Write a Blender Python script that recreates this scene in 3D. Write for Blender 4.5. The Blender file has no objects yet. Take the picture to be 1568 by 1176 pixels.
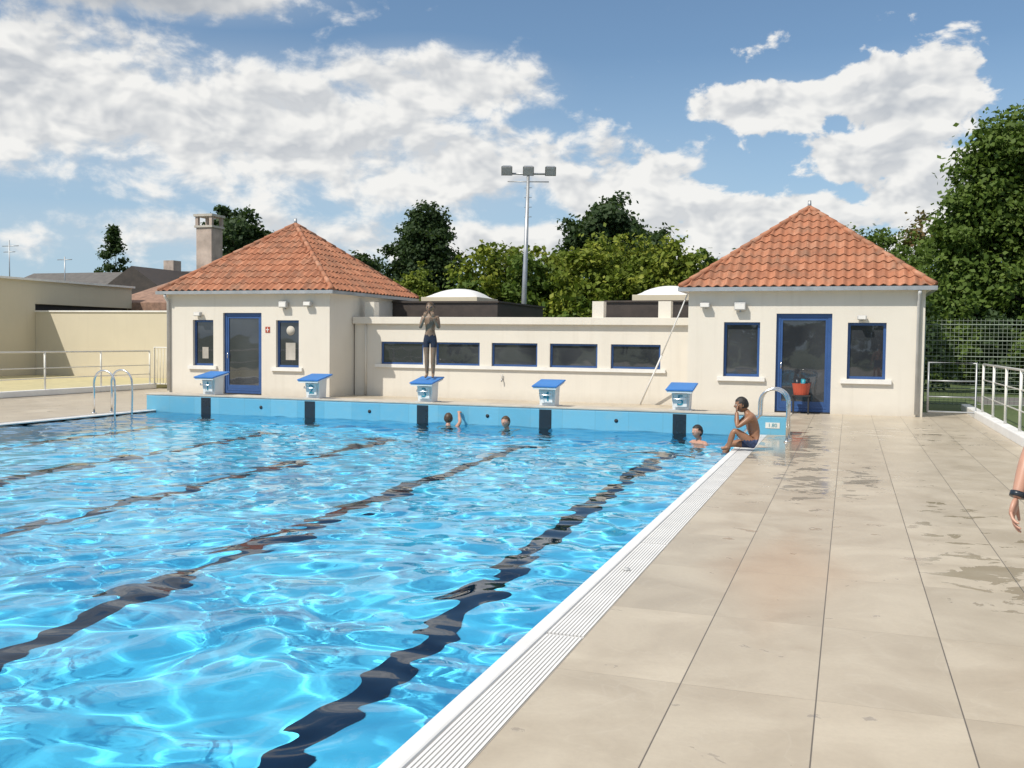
import bpy, bmesh, math, random
import numpy as np
from mathutils import Vector, Matrix, noise as mnoise
random.seed(4); rng=np.random.default_rng(11)
S=bpy.context.scene
S.view_settings.view_transform='Standard'; S.view_settings.look='None'; S.view_settings.exposure=0
COL=S.collection
# ------------------------------------------------------------------ node helpers
class NT:
    def __init__(s,tree): s.t=tree; s.n=tree.nodes; s.l=tree.links
    def new(s,typ,**kw):
        nd=s.n.new(typ)
        for k,v in kw.items(): setattr(nd,k,v)
        return nd
    def put(s,sock,v):
        if isinstance(v,bpy.types.NodeSocket): s.l.new(v,sock)
        elif v is not None: sock.default_value=v
    def m(s,op,a,b=None,c=None,clamp=False):
        nd=s.new('ShaderNodeMath',operation=op,use_clamp=clamp)
        s.put(nd.inputs[0],a)
        if b is not None: s.put(nd.inputs[1],b)
        if c is not None: s.put(nd.inputs[2],c)
        return nd.outputs[0]
    def vm(s,op,a,b=None):
        nd=s.new('ShaderNodeVectorMath',operation=op); s.put(nd.inputs[0],a)
        if b is not None: s.put(nd.inputs[1],b)
        return nd.outputs[0]
    def noise(s,vec,scale,detail=4,rough=.5,dist=0):
        nd=s.new('ShaderNodeTexNoise'); s.put(nd.inputs['Vector'],vec)
        nd.inputs['Scale'].default_value=scale; nd.inputs['Detail'].default_value=detail
        nd.inputs['Roughness'].default_value=rough; nd.inputs['Distortion'].default_value=dist
        return nd.outputs[0]
    def mr(s,v,a,b,c=0.,d=1.,smooth=False):
        nd=s.new('ShaderNodeMapRange'); nd.clamp=True
        if smooth: nd.interpolation_type='SMOOTHSTEP'
        s.put(nd.inputs[0],v)
        for i,x in enumerate((a,b,c,d)): s.put(nd.inputs[i+1],x)
        return nd.outputs[0]
    def mix(s,f,a,b,mode='MIX'):
        nd=s.new('ShaderNodeMix',data_type='RGBA',blend_type=mode)
        s.put(nd.inputs[0],f)
        for i,x in ((6,a),(7,b)):
            if isinstance(x,(tuple,list)) and len(x)==3: x=(*x,1)
            s.put(nd.inputs[i],x)
        return nd.outputs[2]
    def sep(s,v):
        nd=s.new('ShaderNodeSeparateXYZ'); s.put(nd.inputs[0],v); return nd.outputs
    def comb(s,x,y,z):
        nd=s.new('ShaderNodeCombineXYZ')
        for i,q in enumerate((x,y,z)): s.put(nd.inputs[i],q)
        return nd.outputs[0]
def newmat(name):
    m=bpy.data.materials.new(name); m.use_nodes=True
    t=NT(m.node_tree); b=m.node_tree.nodes['Principled BSDF']
    return m,t,b
def geoco(t): return t.new('ShaderNodeNewGeometry').outputs['Position']
def simple(name,col,rough=.6,metal=0.,var=.12,scale=3.,bump=0.,bscale=40.,spec=.5):
    m,t,b=newmat(name); p=geoco(t)
    n=t.noise(p,scale,3,.6)
    f=t.mr(n,.3,.7,1-var,1+var)
    c=t.mix(1.0,(*col,1),t.comb(f,f,f),'MULTIPLY')
    t.put(b.inputs['Base Color'],c)
    b.inputs['Metallic'].default_value=metal
    b.inputs['Specular IOR Level'].default_value=spec
    t.put(b.inputs['Roughness'],t.mr(n,.3,.7,max(rough-.06,.02),min(rough+.06,1)))
    if bump>0:
        bn=t.new('ShaderNodeBump'); bn.inputs['Strength'].default_value=bump; bn.inputs['Distance'].default_value=.01
        t.put(bn.inputs['Height'],t.noise(p,bscale,4)); t.put(b.inputs['Normal'],bn.outputs[0])
    return m
# ------------------------------------------------------------------ mesh helpers
def empty(name,loc=(0,0,0)):
    o=bpy.data.objects.new(name,None); COL.objects.link(o); o.location=loc; return o
def mkobj(name,verts,faces,mats,parent=None,smooth=False,midx=None):
    me=bpy.data.meshes.new(name); me.from_pydata([tuple(v) for v in verts],[],faces); me.update()
    o=bpy.data.objects.new(name,me); COL.objects.link(o)
    for m in (mats if isinstance(mats,(list,tuple)) else [mats]): me.materials.append(m)
    if midx is not None: me.polygons.foreach_set('material_index',midx)
    if smooth: me.polygons.foreach_set('use_smooth',[True]*len(me.polygons))
    if parent: o.parent=parent
    return o
def bm_obj(name,bm,mat,parent=None,smooth=False):
    me=bpy.data.meshes.new(name); bm.to_mesh(me); bm.free()
    o=bpy.data.objects.new(name,me); COL.objects.link(o)
    for m in (mat if isinstance(mat,(list,tuple)) else [mat]): me.materials.append(m)
    if smooth: me.polygons.foreach_set('use_smooth',[True]*len(me.polygons))
    if parent: o.parent=parent
    return o
def box(name,x0,x1,y0,y1,z0,z1,mat,parent=None,bev=0.):
    bm=bmesh.new(); bmesh.ops.create_cube(bm,size=1)
    for v in bm.verts: v.co=Vector(((x0+x1)/2+v.co.x*(x1-x0),(y0+y1)/2+v.co.y*(y1-y0),(z0+z1)/2+v.co.z*(z1-z0)))
    if bev>0: bmesh.ops.bevel(bm,geom=bm.edges[:],offset=bev,segments=2,affect='EDGES',profile=.5)
    return bm_obj(name,bm,mat,parent)
def boxes(name,lst,mat,parent=None):
    V=[];F=[]
    for (x0,x1,y0,y1,z0,z1) in lst:
        b=len(V); V+=[(x,y,z) for z in (z0,z1) for y in (y0,y1) for x in (x0,x1)]
        F+=[(b,b+2,b+3,b+1),(b+4,b+5,b+7,b+6),(b,b+1,b+5,b+4),(b+2,b+6,b+7,b+3),(b,b+4,b+6,b+2),(b+1,b+3,b+7,b+5)]
    return mkobj(name,V,F,mat,parent)
def tubegeo(pts,rad,seg=8,caps=True):
    pts=[Vector(p) for p in pts]; n=len(pts)
    if not isinstance(rad,(list,tuple)): rad=[rad]*n
    V=[];F=[]; up=None
    for i,p in enumerate(pts):
        d=(pts[min(i+1,n-1)]-pts[max(i-1,0)]).normalized()
        if up is None: up=Vector((0,0,1)) if abs(d.z)<.9 else Vector((1,0,0))
        a=d.cross(up).normalized(); b2=a.cross(d).normalized(); up=b2
        for k in range(seg):
            an=2*math.pi*k/seg; V.append(p+(a*math.cos(an)+b2*math.sin(an))*rad[i])
    for i in range(n-1):
        for k in range(seg):
            k2=(k+1)%seg; F.append((i*seg+k,i*seg+k2,(i+1)*seg+k2,(i+1)*seg+k))
    if caps: F.append(tuple(range(seg))[::-1]); F.append(tuple((n-1)*seg+k for k in range(seg)))
    return V,F
def tubes(name,lst,mat,parent=None,seg=8):
    V=[];F=[]
    for pts,r in lst:
        v,f=tubegeo(pts,r,seg); b=len(V); V+=v; F+=[tuple(i+b for i in q) for q in f]
    return mkobj(name,V,F,mat,parent,smooth=True)
def arc(c,r,a0,a1,ax,n=10):
    ax=Vector(ax).normalized()
    return [Vector(c)+ax*r*math.cos(a0+(a1-a0)*i/n)+Vector((0,0,1))*r*math.sin(a0+(a1-a0)*i/n) for i in range(n+1)]
def text(name,body,size,loc,mat,parent=None,ext=.004):
    cu=bpy.data.curves.new(name,'FONT'); cu.body=body; cu.size=size; cu.extrude=ext; cu.align_x='CENTER'; cu.align_y='CENTER'
    o=bpy.data.objects.new(name,cu); COL.objects.link(o); cu.materials.append(mat)
    o.location=loc; o.rotation_euler=(math.pi/2,0,0)
    if parent: o.parent=parent
    return o
# ------------------------------------------------------------------ materials
def wall_mat(name,col):
    m,t,b=newmat(name); p=geoco(t); xs=t.sep(p)
    n=t.noise(p,.7,3,.6); f=t.mr(n,.3,.7,.96,1.03)
    st=t.noise(t.vm('MULTIPLY',p,(6.,6.,.35)),1.,3,.6)
    stain=t.mr(st,.54,.8,0,.16)
    base=t.mix(1.,(*col,1),t.comb(f,f,f),'MULTIPLY')
    base=t.mix(stain,base,(.42,.37,.30,1))
    low=t.mr(t.m('ADD',xs[2],t.m('MULTIPLY',t.noise(p,4.,3),.25)),.12,.38,.32,0.)
    base=t.mix(low,base,(.42,.36,.28,1))
    t.put(b.inputs['Base Color'],base); b.inputs['Roughness'].default_value=.85
    bn=t.new('ShaderNodeBump'); bn.inputs['Strength'].default_value=.2; bn.inputs['Distance'].default_value=.01
    t.put(bn.inputs['Height'],t.noise(p,60,2)); t.put(b.inputs['Normal'],bn.outputs[0])
    return m
M_wall=wall_mat('cream_render',(.70,.655,.575)); M_wall2=wall_mat('beige_render',(.60,.54,.41))
M_white=simple('white_paint',(.76,.75,.73),.5,var=.05)
M_sill=simple('sill_stone',(.76,.74,.70),.6,var=.06)
M_blue=simple('blue_frame_paint',(.035,.09,.25),.35,var=.1)
M_bluetop=simple('blue_platform',(.05,.20,.52),.45,var=.08)
M_steel=simple('stainless_steel',(.7,.7,.7),.22,metal=1.,var=.05)
M_galv=simple('galvanised_steel',(.42,.43,.44),.45,metal=.6,var=.1)
M_grey=simple('grey_plastic',(.5,.5,.49),.5)
M_dark=simple('dark_interior',(.03,.03,.032),.8)
M_brown=simple('dark_cladding',(.055,.042,.035),.6,var=.25)
M_black=simple('black_tile',(.018,.026,.036),.3,var=.1)
M_lane=simple('lane_tile',(.010,.045,.095),.5,var=.1,spec=0.)
M_railw=simple('rail_paint',(.72,.70,.64),.4,var=.05)
M_wood=simple('eave_wood',(.25,.2,.15),.7)
M_concrete=simple('concrete',(.45,.42,.37),.85,var=.2,scale=2)
M_red=simple('red_plastic',(.42,.07,.035),.5)
M_teal=simple('teal_number',(.02,.25,.33),.4)
M_green_wire=simple('green_wire',(.25,.3,.24),.5)
M_bark=simple('bark',(.09,.065,.045),.9,var=.3,scale=6)
def glassmat():
    m,t,b=newmat('window_glass')
    p=geoco(t); n=t.noise(p,.8,2,.5)
    t.put(b.inputs['Base Color'],t.mix(t.mr(n,.35,.65),(.028,.032,.038,1),(.06,.066,.074,1)))
    b.inputs['Roughness'].default_value=.02; b.inputs['IOR'].default_value=1.85
    bn=t.new('ShaderNodeBump'); bn.inputs['Strength'].default_value=.06; bn.inputs['Distance'].default_value=.05
    t.put(bn.inputs['Height'],t.noise(p,1.7,1)); t.put(b.inputs['Normal'],bn.outputs[0])
    return m
M_glass=glassmat()
def deckmat():
    m,t,b=newmat('deck_tiles'); p=geoco(t); x,y,z=t.sep(p)
    u=t.m('DIVIDE',t.m('ADD',x,1.30),.6); v=t.m('DIVIDE',t.m('ADD',y,.31),1.2)
    fu=t.m('FRACT',u); fv=t.m('FRACT',v)
    du=t.m('MINIMUM',fu,t.m('SUBTRACT',1,fu)); dv=t.m('MINIMUM',fv,t.m('SUBTRACT',1,fv))
    ju=t.mr(du,.003,.007,1,0); jv=t.mr(dv,.0012,.003,1,0)
    wn=t.new('ShaderNodeTexWhiteNoise',noise_dimensions='2D')
    t.put(wn.inputs['Vector'],t.comb(t.m('FLOOR',u),t.m('FLOOR',v),0))
    tile=t.mr(wn.outputs[0],0,1,.94,1.05)
    so=t.new('ShaderNodeVectorMath',operation='MULTIPLY_ADD'); t.put(so.inputs[0],wn.outputs['Color']); so.inputs[1].default_value=(7,7,7); t.put(so.inputs[2],p)
    n1=t.noise(so.outputs[0],1.6,4,.6,.6); n2=t.noise(p,38,2,.6)
    vein=t.m('ABSOLUTE',t.m('SUBTRACT',t.noise(so.outputs[0],1.1,3,.55,1.2),.5))
    c=t.mix(t.mr(n1,.35,.65),(.44,.37,.275,1),(.53,.46,.355,1))
    c=t.mix(t.mr(n2,.35,.75,0,.14),c,(.30,.25,.20,1))
    c=t.mix(t.mr(vein,0,.006,.15,0),c,(.62,.56,.46,1))
    c=t.mix(1.,c,t.comb(tile,tile,tile),'MULTIPLY')
    zone=None
    for (cx,cy,rx,ry,w) in [(-.35,11.8,.5,1.9,.22),(-.9,15.6,.6,2.4,.36),(.30,12.2,.4,1.3,.17),(.95,7.4,.42,1.2,.20),(1.5,7.0,.5,1.6,.22),(.8,18.5,2.2,2.2,.10),(.9,10.2,.4,.8,.13),(.55,9.,.35,.7,.12)]:
        g=t.m('ADD',t.m('POWER',t.m('ABSOLUTE',t.m('DIVIDE',t.m('SUBTRACT',x,cx),rx)),2.),t.m('POWER',t.m('ABSOLUTE',t.m('DIVIDE',t.m('SUBTRACT',y,cy),ry)),2.))
        g=t.m('MULTIPLY',t.m('EXPONENT',t.m('MULTIPLY',g,-1.)),w); zone=g if zone is None else t.m('MAXIMUM',zone,g)
    wv=t.noise(t.vm('MULTIPLY',p,(1.5,1.9,1.)),1.9,5,.6,.5)
    wet=t.mr(t.m('ADD',wv,zone),.655,.70,0,1,True)
    damp=t.mr(t.noise(p,.5,3,.5),.45,.65,0,.35)
    rust=t.mr(t.m('ADD',t.m('ABSOLUTE',t.m('SUBTRACT',x,-.40)),t.m('MULTIPLY',t.m('ABSOLUTE',t.m('SUBTRACT',y,7.0)),.35)),.1,.75,.34,0,True)
    c=t.mix(rust,c,(.44,.25,.13,1))
    c=t.mix(t.m('MAXIMUM',t.m('MULTIPLY',wet,.40),t.m('MULTIPLY',damp,.18)),c,(.22,.175,.13,1))
    c=t.mix(t.m('MULTIPLY',jv,.4),c,(.25,.21,.17,1)); c=t.mix(t.m('MULTIPLY',ju,.9),c,(.09,.075,.06,1))
    t.put(b.inputs['Base Color'],c)
    r=t.mr(wet,0,1,.38,.12); t.put(b.inputs['Roughness'],t.m('ADD',r,t.m('MULTIPLY',t.m('SUBTRACT',n1,.5),.25)))
    bn=t.new('ShaderNodeBump'); bn.inputs['Strength'].default_value=.3; bn.inputs['Distance'].default_value=.004
    t.put(bn.inputs['Height'],t.m('SUBTRACT',t.m('MULTIPLY',n2,t.m('SUBTRACT',.35,t.m('MULTIPLY',wet,.3))),t.m('MAXIMUM',ju,jv)))
    t.put(b.inputs['Normal'],bn.outputs[0]); return m
M_deck=deckmat()
def poolmat():
    m,t,b=newmat('pool_lining'); p=geoco(t)
    n=t.noise(p,.6,2)
    t.put(b.inputs['Base Color'],t.mix(t.mr(n,.3,.7),(.10,.64,.92,1),(.14,.70,.94,1))); b.inputs['Roughness'].default_value=.6
    b.inputs['Specular IOR Level'].default_value=.0
    return m
M_pool=poolmat()
def endwallmat():
    m,t,b=newmat('end_wall_tiles'); p=geoco(t); x,y,z=t.sep(p)
    fu=t.m('FRACT',t.m('DIVIDE',x,.625)); du=t.m('MINIMUM',fu,t.m('SUBTRACT',1,fu))
    j=t.mr(du,.006,.014,.4,0)
    wn=t.new('ShaderNodeTexWhiteNoise',noise_dimensions='1D'); t.put(wn.inputs['W'],t.m('FLOOR',t.m('DIVIDE',x,.625)))
    c=t.mix(wn.outputs[0],(.13,.40,.56,1),(.18,.46,.61,1))
    c=t.mix(t.mr(z,.29,.30,0,.35),c,(.5,.7,.75,1))
    c=t.mix(j,c,(.12,.3,.38,1)); c=t.mix(t.mr(t.noise(p,5,4),.5,.8,0,.3),c,(.30,.46,.50,1))
    t.put(b.inputs['Base Color'],c); b.inputs['Roughness'].default_value=.35; return m
M_endwall=endwallmat()
def watermat():
    m,t,b=newmat('water'); t.n.remove(b)
    g=t.new('ShaderNodeBsdfGlass'); g.inputs['IOR'].default_value=1.333; g.inputs['Roughness'].default_value=0.0
    g.inputs['Color'].default_value=(.97,.995,1,1)
    t.l.new(g.outputs[0],t.n['Material Output'].inputs['Surface']); return m
M_water=watermat()
def roofmat():
    m,t,b=newmat('clay_tiles'); a=t.new('ShaderNodeAttribute'); a.attribute_name='tile_rand'
    p=geoco(t); r=t.m('ADD',a.outputs['Fac'],t.m('MULTIPLY',t.m('SUBTRACT',t.noise(p,9,3,.6),.5),.6))
    cr=t.new('ShaderNodeValToRGB'); t.put(cr.inputs[0],r)
    e=cr.color_ramp.elements; e[0].position=0; e[0].color=(.24,.10,.055,1); e[1].position=1; e[1].color=(.52,.27,.17,1)
    q=e.new(.35); q.color=(.37,.145,.075,1); q=e.new(.7); q.color=(.44,.18,.095,1)
    dirt=t.mr(t.noise(p,1.8,4,.7),.46,.70,0,.6)
    t.put(b.inputs['Base Color'],t.mix(dirt,cr.outputs[0],(.19,.125,.085,1))); b.inputs['Roughness'].default_value=.75; return m
M_roof=roofmat()
def grassmat():
    m,t,b=newmat('grass'); p=geoco(t)
    c=t.mix(t.noise(p,.3,4,.6),(.05,.09,.02,1),(.12,.14,.05,1)); c=t.mix(t.mr(t.noise(p,15,3),.4,.7,0,.5),c,(.03,.06,.012,1))
    t.put(b.inputs['Base Color'],c); b.inputs['Roughness'].default_value=.9; return m
M_grass=grassmat()
def leafmat(name,c1,c2,c3):
    m,t,b=newmat(name); g=t.new('ShaderNodeNewGeometry'); p=g.outputs['Position']
    c=t.mix(g.outputs['Random Per Island'],(*c1,1),(*c2,1))
    c=t.mix(t.mr(t.noise(p,.6,1,.6),.4,.62,0,.75),c,(*c3,1))
    t.put(b.inputs['Base Color'],c); b.inputs['Roughness'].default_value=.6; b.inputs['Specular IOR Level'].default_value=.25
    tr=t.new('ShaderNodeBsdfTranslucent'); t.put(tr.inputs[0],t.mix(.4,c,(.13,.22,.02,1)))
    mx=t.new('ShaderNodeMixShader'); mx.inputs[0].default_value=.3
    t.l.new(b.outputs[0],mx.inputs[1]); t.l.new(tr.outputs[0],mx.inputs[2]); t.l.new(mx.outputs[0],t.n['Material Output'].inputs['Surface'])
    return m
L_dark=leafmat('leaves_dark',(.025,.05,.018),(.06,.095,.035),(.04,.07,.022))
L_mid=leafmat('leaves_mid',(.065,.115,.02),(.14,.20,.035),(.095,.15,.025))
L_lite=leafmat('leaves_light',(.14,.19,.02),(.29,.31,.04),(.12,.17,.022))
L_brown=leafmat('leaves_brown',(.13,.08,.035),(.17,.13,.04),(.08,.09,.025))
# ------------------------------------------------------------------ world
SUN=Vector((-.38,-.56,.80)).normalized()
W=bpy.data.worlds.new('World'); S.world=W; W.use_nodes=True
t=NT(W.node_tree); bg=W.node_tree.nodes['Background']
sky=t.new('ShaderNodeTexSky',sky_type='NISHITA'); sky.sun_disc=False
sky.sun_elevation=math.asin(SUN.z); sky.sun_rotation=math.atan2(SUN.x,SUN.y)%(2*math.pi); sky.air_density=1.; sky.dust_density=.6; sky.ozone_density=1.6
gen=t.new('ShaderNodeTexCoord').outputs['Generated']; d=t.vm('NORMALIZE',gen); dx,dy,dz=t.sep(d)
az=t.m('MULTIPLY',t.m('ARCTAN2',dx,dy),180/math.pi); el=t.m('MULTIPLY',t.m('ARCSINE',dz),180/math.pi)
cov=None
for (a,e,sa,se,w) in [(-46,12.5,12,4.2,1.25),(-34,11.5,13,4.0,1.2),(-23.8,14.3,7,2.2,1.15),(-24,9.8,12,3.2,1.0),(-12.6,9.0,6.5,2.8,.95),
    (-4.1,13.2,4.0,1.3,1.35),(2.6,12.9,3.3,2.4,1.5),(1.2,10.2,3.4,1.5,1.2),(-5.3,6.8,8,1.7,1.1),(5.,7.8,5,2.4,1.2),(-42,18.8,11,2.0,1.4),(-20,5.6,40,1.8,.8)]:
    u=t.m('DIVIDE',t.m('SUBTRACT',az,a),sa); v=t.m('DIVIDE',t.m('SUBTRACT',el,e),se)
    g=t.m('MULTIPLY',t.m('EXPONENT',t.m('MULTIPLY',t.m('ADD',t.m('MULTIPLY',u,u),t.m('MULTIPLY',v,v)),-1.)),w)
    cov=g if cov is None else t.m('MAXIMUM',cov,g)
cov=t.m('MAXIMUM',cov,t.mr(el,20,35,0,.55))
az2=t.m('DIVIDE',az,3.4); el2=t.m('DIVIDE',el,2.2)
v1=t.comb(az2,el2,3.1); v2=t.comb(t.m('ADD',az2,-.14),t.m('ADD',el2,.26),3.1)
n1=t.noise(v1,1.,8,.58,.2)
la=t.noise(v1,1.,3.,.6,.2); lb=t.noise(v2,1.,3.,.6,.2)
D1=t.m('ADD',t.m('MULTIPLY',t.m('SUBTRACT',n1,.5),1.6),t.m('MULTIPLY',cov,.72))
soft=t.mr(az,-22,-6,.38,.15)
alpha=t.mr(D1,.22,t.m('ADD',.22,soft),0,1,True)
detail=t.m('MULTIPLY',t.m('SUBTRACT',n1,la),1.1)
lit=t.mr(t.m('ADD',t.m('SUBTRACT',la,lb),t.m('MULTIPLY',detail,.5)),-.10,.12,0,1)
thick=t.mr(D1,.50,1.25,0,1)
shade=t.m('SUBTRACT',t.m('ADD',.60,t.m('MULTIPLY',lit,.44)),t.m('MULTIPLY',thick,.28))
cc=t.mix(t.mr(shade,.30,.90,0,1),(4.4,4.8,5.4,1),(9.7,9.6,9.3,1))
topgrey=t.m('MULTIPLY',t.mr(el,15.2,18.,0,.8),t.mr(az,-31,-38,0,1)); cc=t.mix(topgrey,cc,(3.1,3.5,4.1,1))
haze=t.mr(el,0,16,.80,.04,False)
skyc=t.mix(1.,sky.outputs[0],(1.0,1.14,1.2,1),'MULTIPLY')
skyc=t.mix(haze,skyc,(4.8,6.5,8.4,1))
thin=t.m('MULTIPLY',t.mr(cov,.2,.9,0,.38),t.mr(az,-12,-26,0.2,1.)); skyc=t.mix(thin,skyc,(6.4,7.0,7.6,1))
fin=t.mix(t.m('MULTIPLY',alpha,t.mr(el,-1,4,.0,.96)),skyc,cc)
t.put(bg.inputs['Color'],fin); bg.inputs['Strength'].default_value=.095
sl=bpy.data.lights.new('sun','SUN'); sl.energy=4.3; sl.angle=math.radians(.5); sl.color=(1,.94,.84)
so=bpy.data.objects.new('sun',sl); COL.objects.link(so); so.rotation_euler=SUN.to_track_quat('Z','Y').to_euler()
try: sl.cycles.is_caustics_light=True
except Exception as ex: print('caustic light',ex)
# ------------------------------------------------------------------ camera
th=math.radians(18.96); ph=math.atan(66.7/1500); rl=.011
Fh=Vector((-math.sin(th),math.cos(th),0)); R=Vector((math.cos(th),math.sin(th),0))
F=(Fh*math.cos(ph)+Vector((0,0,-math.sin(ph)))).normalized(); U=R.cross(F)
R2=R*math.cos(rl)+U*math.sin(rl); U2=R2.cross(F)
cam=bpy.data.cameras.new('camera'); co=bpy.data.objects.new('camera',cam); COL.objects.link(co)
mt=Matrix((R2,U2,-F)).transposed().to_4x4(); mt.translation=(0,0,1.58); co.matrix_world=mt
cam.sensor_width=36; cam.lens=1500/1568*36; cam.clip_end=3000; cam.clip_start=.05; S.camera=co
# ------------------------------------------------------------------ ground, deck, pool
PX0,PX1,PY0,PY1=-14.1,-1.61,-7.6,17.45
def rects(name,rs,z,mat,parent=None):
    V=[];Fc=[]
    for (x0,x1,y0,y1) in rs:
        b=len(V); V+=[(x0,y0,z),(x1,y0,z),(x1,y1,z),(x0,y1,z)]; Fc.append((b,b+1,b+2,b+3))
    return mkobj(name,V,Fc,mat,parent)
GX0,GX1,GY0,GY1=-19.9,2.6,-16,24.8
rects('ground',[(-900,GX0,-900,1500),(GX1,900,-900,1500),(GX0,GX1,-900,GY0),(GX0,GX1,GY1,1500)],-.02,M_grass)
gx0,gx1=PX0-.31,PX1+.31
rects('pool_deck',[(GX0-.05,gx0,GY0,GY1),(gx1,GX1+.05,GY0,GY1),(gx0,gx1,GY0,PY0-.31),(gx0,gx1,PY1+.1,GY1)],0,M_deck)
pool=empty('swimming_pool')
D=-1.75
pf=mkobj('pool_floor',[(PX0,PY0,D),(PX1,PY0,D),(PX1,PY1,D),(PX0,PY1,D)],[(0,1,2,3)],M_pool,pool)
mkobj('pool_walls',[(PX0,PY0,D),(PX1,PY0,D),(PX1,PY1,D),(PX0,PY1,D),(PX0,PY0,-.02),(PX1,PY0,-.02),(PX1,PY1,-.02),(PX0,PY1,-.02)],
      [(0,4,5,1),(1,5,6,2),(2,6,7,3),(3,7,4,0)],M_pool,pool)
LX=[-12.83,-10.33,-7.83,-5.33,-2.83]
ll=rects('lane_lines',[(x-.125,x+.125,PY0+2,PY1-1.6) for x in LX]+[(x-.45,x+.45,PY1-1.6,PY1-1.35) for x in LX],D+.006,M_lane,pool)
boxes('wall_lane_marks',[(x-.12,x+.12,PY1-.008,PY1+.02,D+.02,.30) for x in LX],M_black,pool)
def curb_grate(side):
    s=1 if side>0 else -1; e=PX1 if side>0 else PX0
    xa,xb=sorted((e,e+s*.09)); box('coping',xa,xb,PY0-.09,PY1-.003,-.35,.004,M_white,pool,bev=.012)
    sl=[]
    for i in range(10):
        q0=e+s*(.10+i*.0207); q1=q0+s*.0135; a,b=sorted((q0,q1))
        yy=[-7.67,-5.2,-2.62,-.07,2.48,5.03,7.59,10.15,12.7,15.25,17.43]
        for j in range(len(yy)-1): sl.append((a,b,yy[j]+.014,yy[j+1]-.014,-.022,-.002))
    for j in range(int((PY1-PY0)/.09)):
        y0=PY0+j*.09; a,b=sorted((e+s*.10,e+s*.30)); sl.append((a,b,y0,y0+.012,-.03,-.0225))
    boxes('overflow_grate',sl,M_white,pool)
    a,b=sorted((e+s*.088,e+s*.315)); box('gutter_channel',a,b,PY0-.1,PY1-.004,-.36,-.12,simple('gutter',(.32,.33,.32),.6),pool)
    a,b=sorted((e+s*.305,e+s*.33)); box('gutter_edge',a,b,PY0-.1,PY1-.004,-.34,-.003,M_concrete,pool)
curb_grate(1); curb_grate(-1)
box('coping_end',PX0,PX1,PY0-.31,PY0-.002,-.35,.003,M_white,pool)
tubes('grate_cap',[([(PX1+.19,6.62,-.001),(PX1+.19,6.62,.012)],.024)],M_grey,pool,14)
ew=empty('starting_wall')
box('blue_face_wall',PX0-.25,-.95,PY1-.004,PY1+.5,-.15,.32,M_endwall,ew,bev=.004)
box('stone_top',PX0-.28,-.92,PY1-.016,PY1+.53,.322,.355,simple('coping_stone',(.52,.46,.38),.7),ew,bev=.006)
for i in range(4):
    x=(LX[i]+LX[i+1])/2+.1
    tubes('water_inlet',[([(x,PY1-.012,.14),(x,PY1+.01,.14)],.035)],M_dark,ew,16)
box('depth_sign',-1.34,-1.10,PY1-.012,PY1-.005,.11,.21,M_railw,ew)
text('depth_text','1.80',.09,(-1.22,PY1-.014,.16),M_teal,ew,.002)
def waves():
    hx=.046; nx=int((PX1-PX0)/hx)+1; ny=int((PY1-PY0)/hx)+1
    xs=np.linspace(PX0,PX1,nx); ys=np.linspace(PY0,PY1-.006,ny); X,Y=np.meshgrid(xs,ys)
    wx=X+.12*np.sin(1.7*Y+.6*X)+.08*np.sin(2.9*X-1.1*Y+1); wy=Y+.12*np.sin(1.5*X-.7*Y+2)+.08*np.sin(3.1*Y+.9*X)
    Z=np.zeros_like(X); N=64; r2=np.random.default_rng(5)
    for i in range(N):
        lam=.19*(.95/.19)**r2.random(); k=2*math.pi/lam; a=r2.normal(.6,1.2)+(math.pi if r2.random()<.4 else 0)
        amp=.0140/k*(.5+r2.random()); phs=r2.random()*6.28
        Z+=amp*np.sin(k*(math.cos(a)*wx+math.sin(a)*wy)+phs)
    gust=.95+.22*np.sin(.45*X+.3*Y)*np.sin(.31*Y-.2*X+1)
    Z*=gust
    n=nx*ny; V=np.stack([X.ravel(),Y.ravel(),Z.ravel()-.035],1).astype(np.float32)
    idx=np.arange(n).reshape(ny,nx); Fq=np.stack([idx[:-1,:-1],idx[:-1,1:],idx[1:,1:],idx[1:,:-1]],-1).reshape(-1,4)
    return V,Fq
def npmesh(name,V,Q,mats,midx=None,smooth=False,parent=None):
    me=bpy.data.meshes.new(name); me.vertices.add(len(V)); me.vertices.foreach_set('co',np.asarray(V,np.float32).ravel())
    nf=len(Q); me.loops.add(nf*4); me.loops.foreach_set('vertex_index',np.asarray(Q,np.int32).ravel())
    me.polygons.add(nf); me.polygons.foreach_set('loop_start',np.arange(0,nf*4,4,dtype=np.int32)); me.polygons.foreach_set('loop_total',np.full(nf,4,np.int32))
    for m in mats: me.materials.append(m)
    if midx is not None: me.polygons.foreach_set('material_index',np.asarray(midx,np.int32))
    me.polygons.foreach_set('use_smooth',np.full(nf,smooth))
    me.update(calc_edges=True); me.validate()
    o=bpy.data.objects.new(name,me); COL.objects.link(o)
    if parent: o.parent=parent
    return o
V,Q=waves(); water=npmesh('water',V,Q,[M_water],smooth=True)
try:
    water.cycles.is_caustics_caster=True
    pf.cycles.is_caustics_receiver=True
except Exception as ex: print('caustics',ex)
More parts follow.
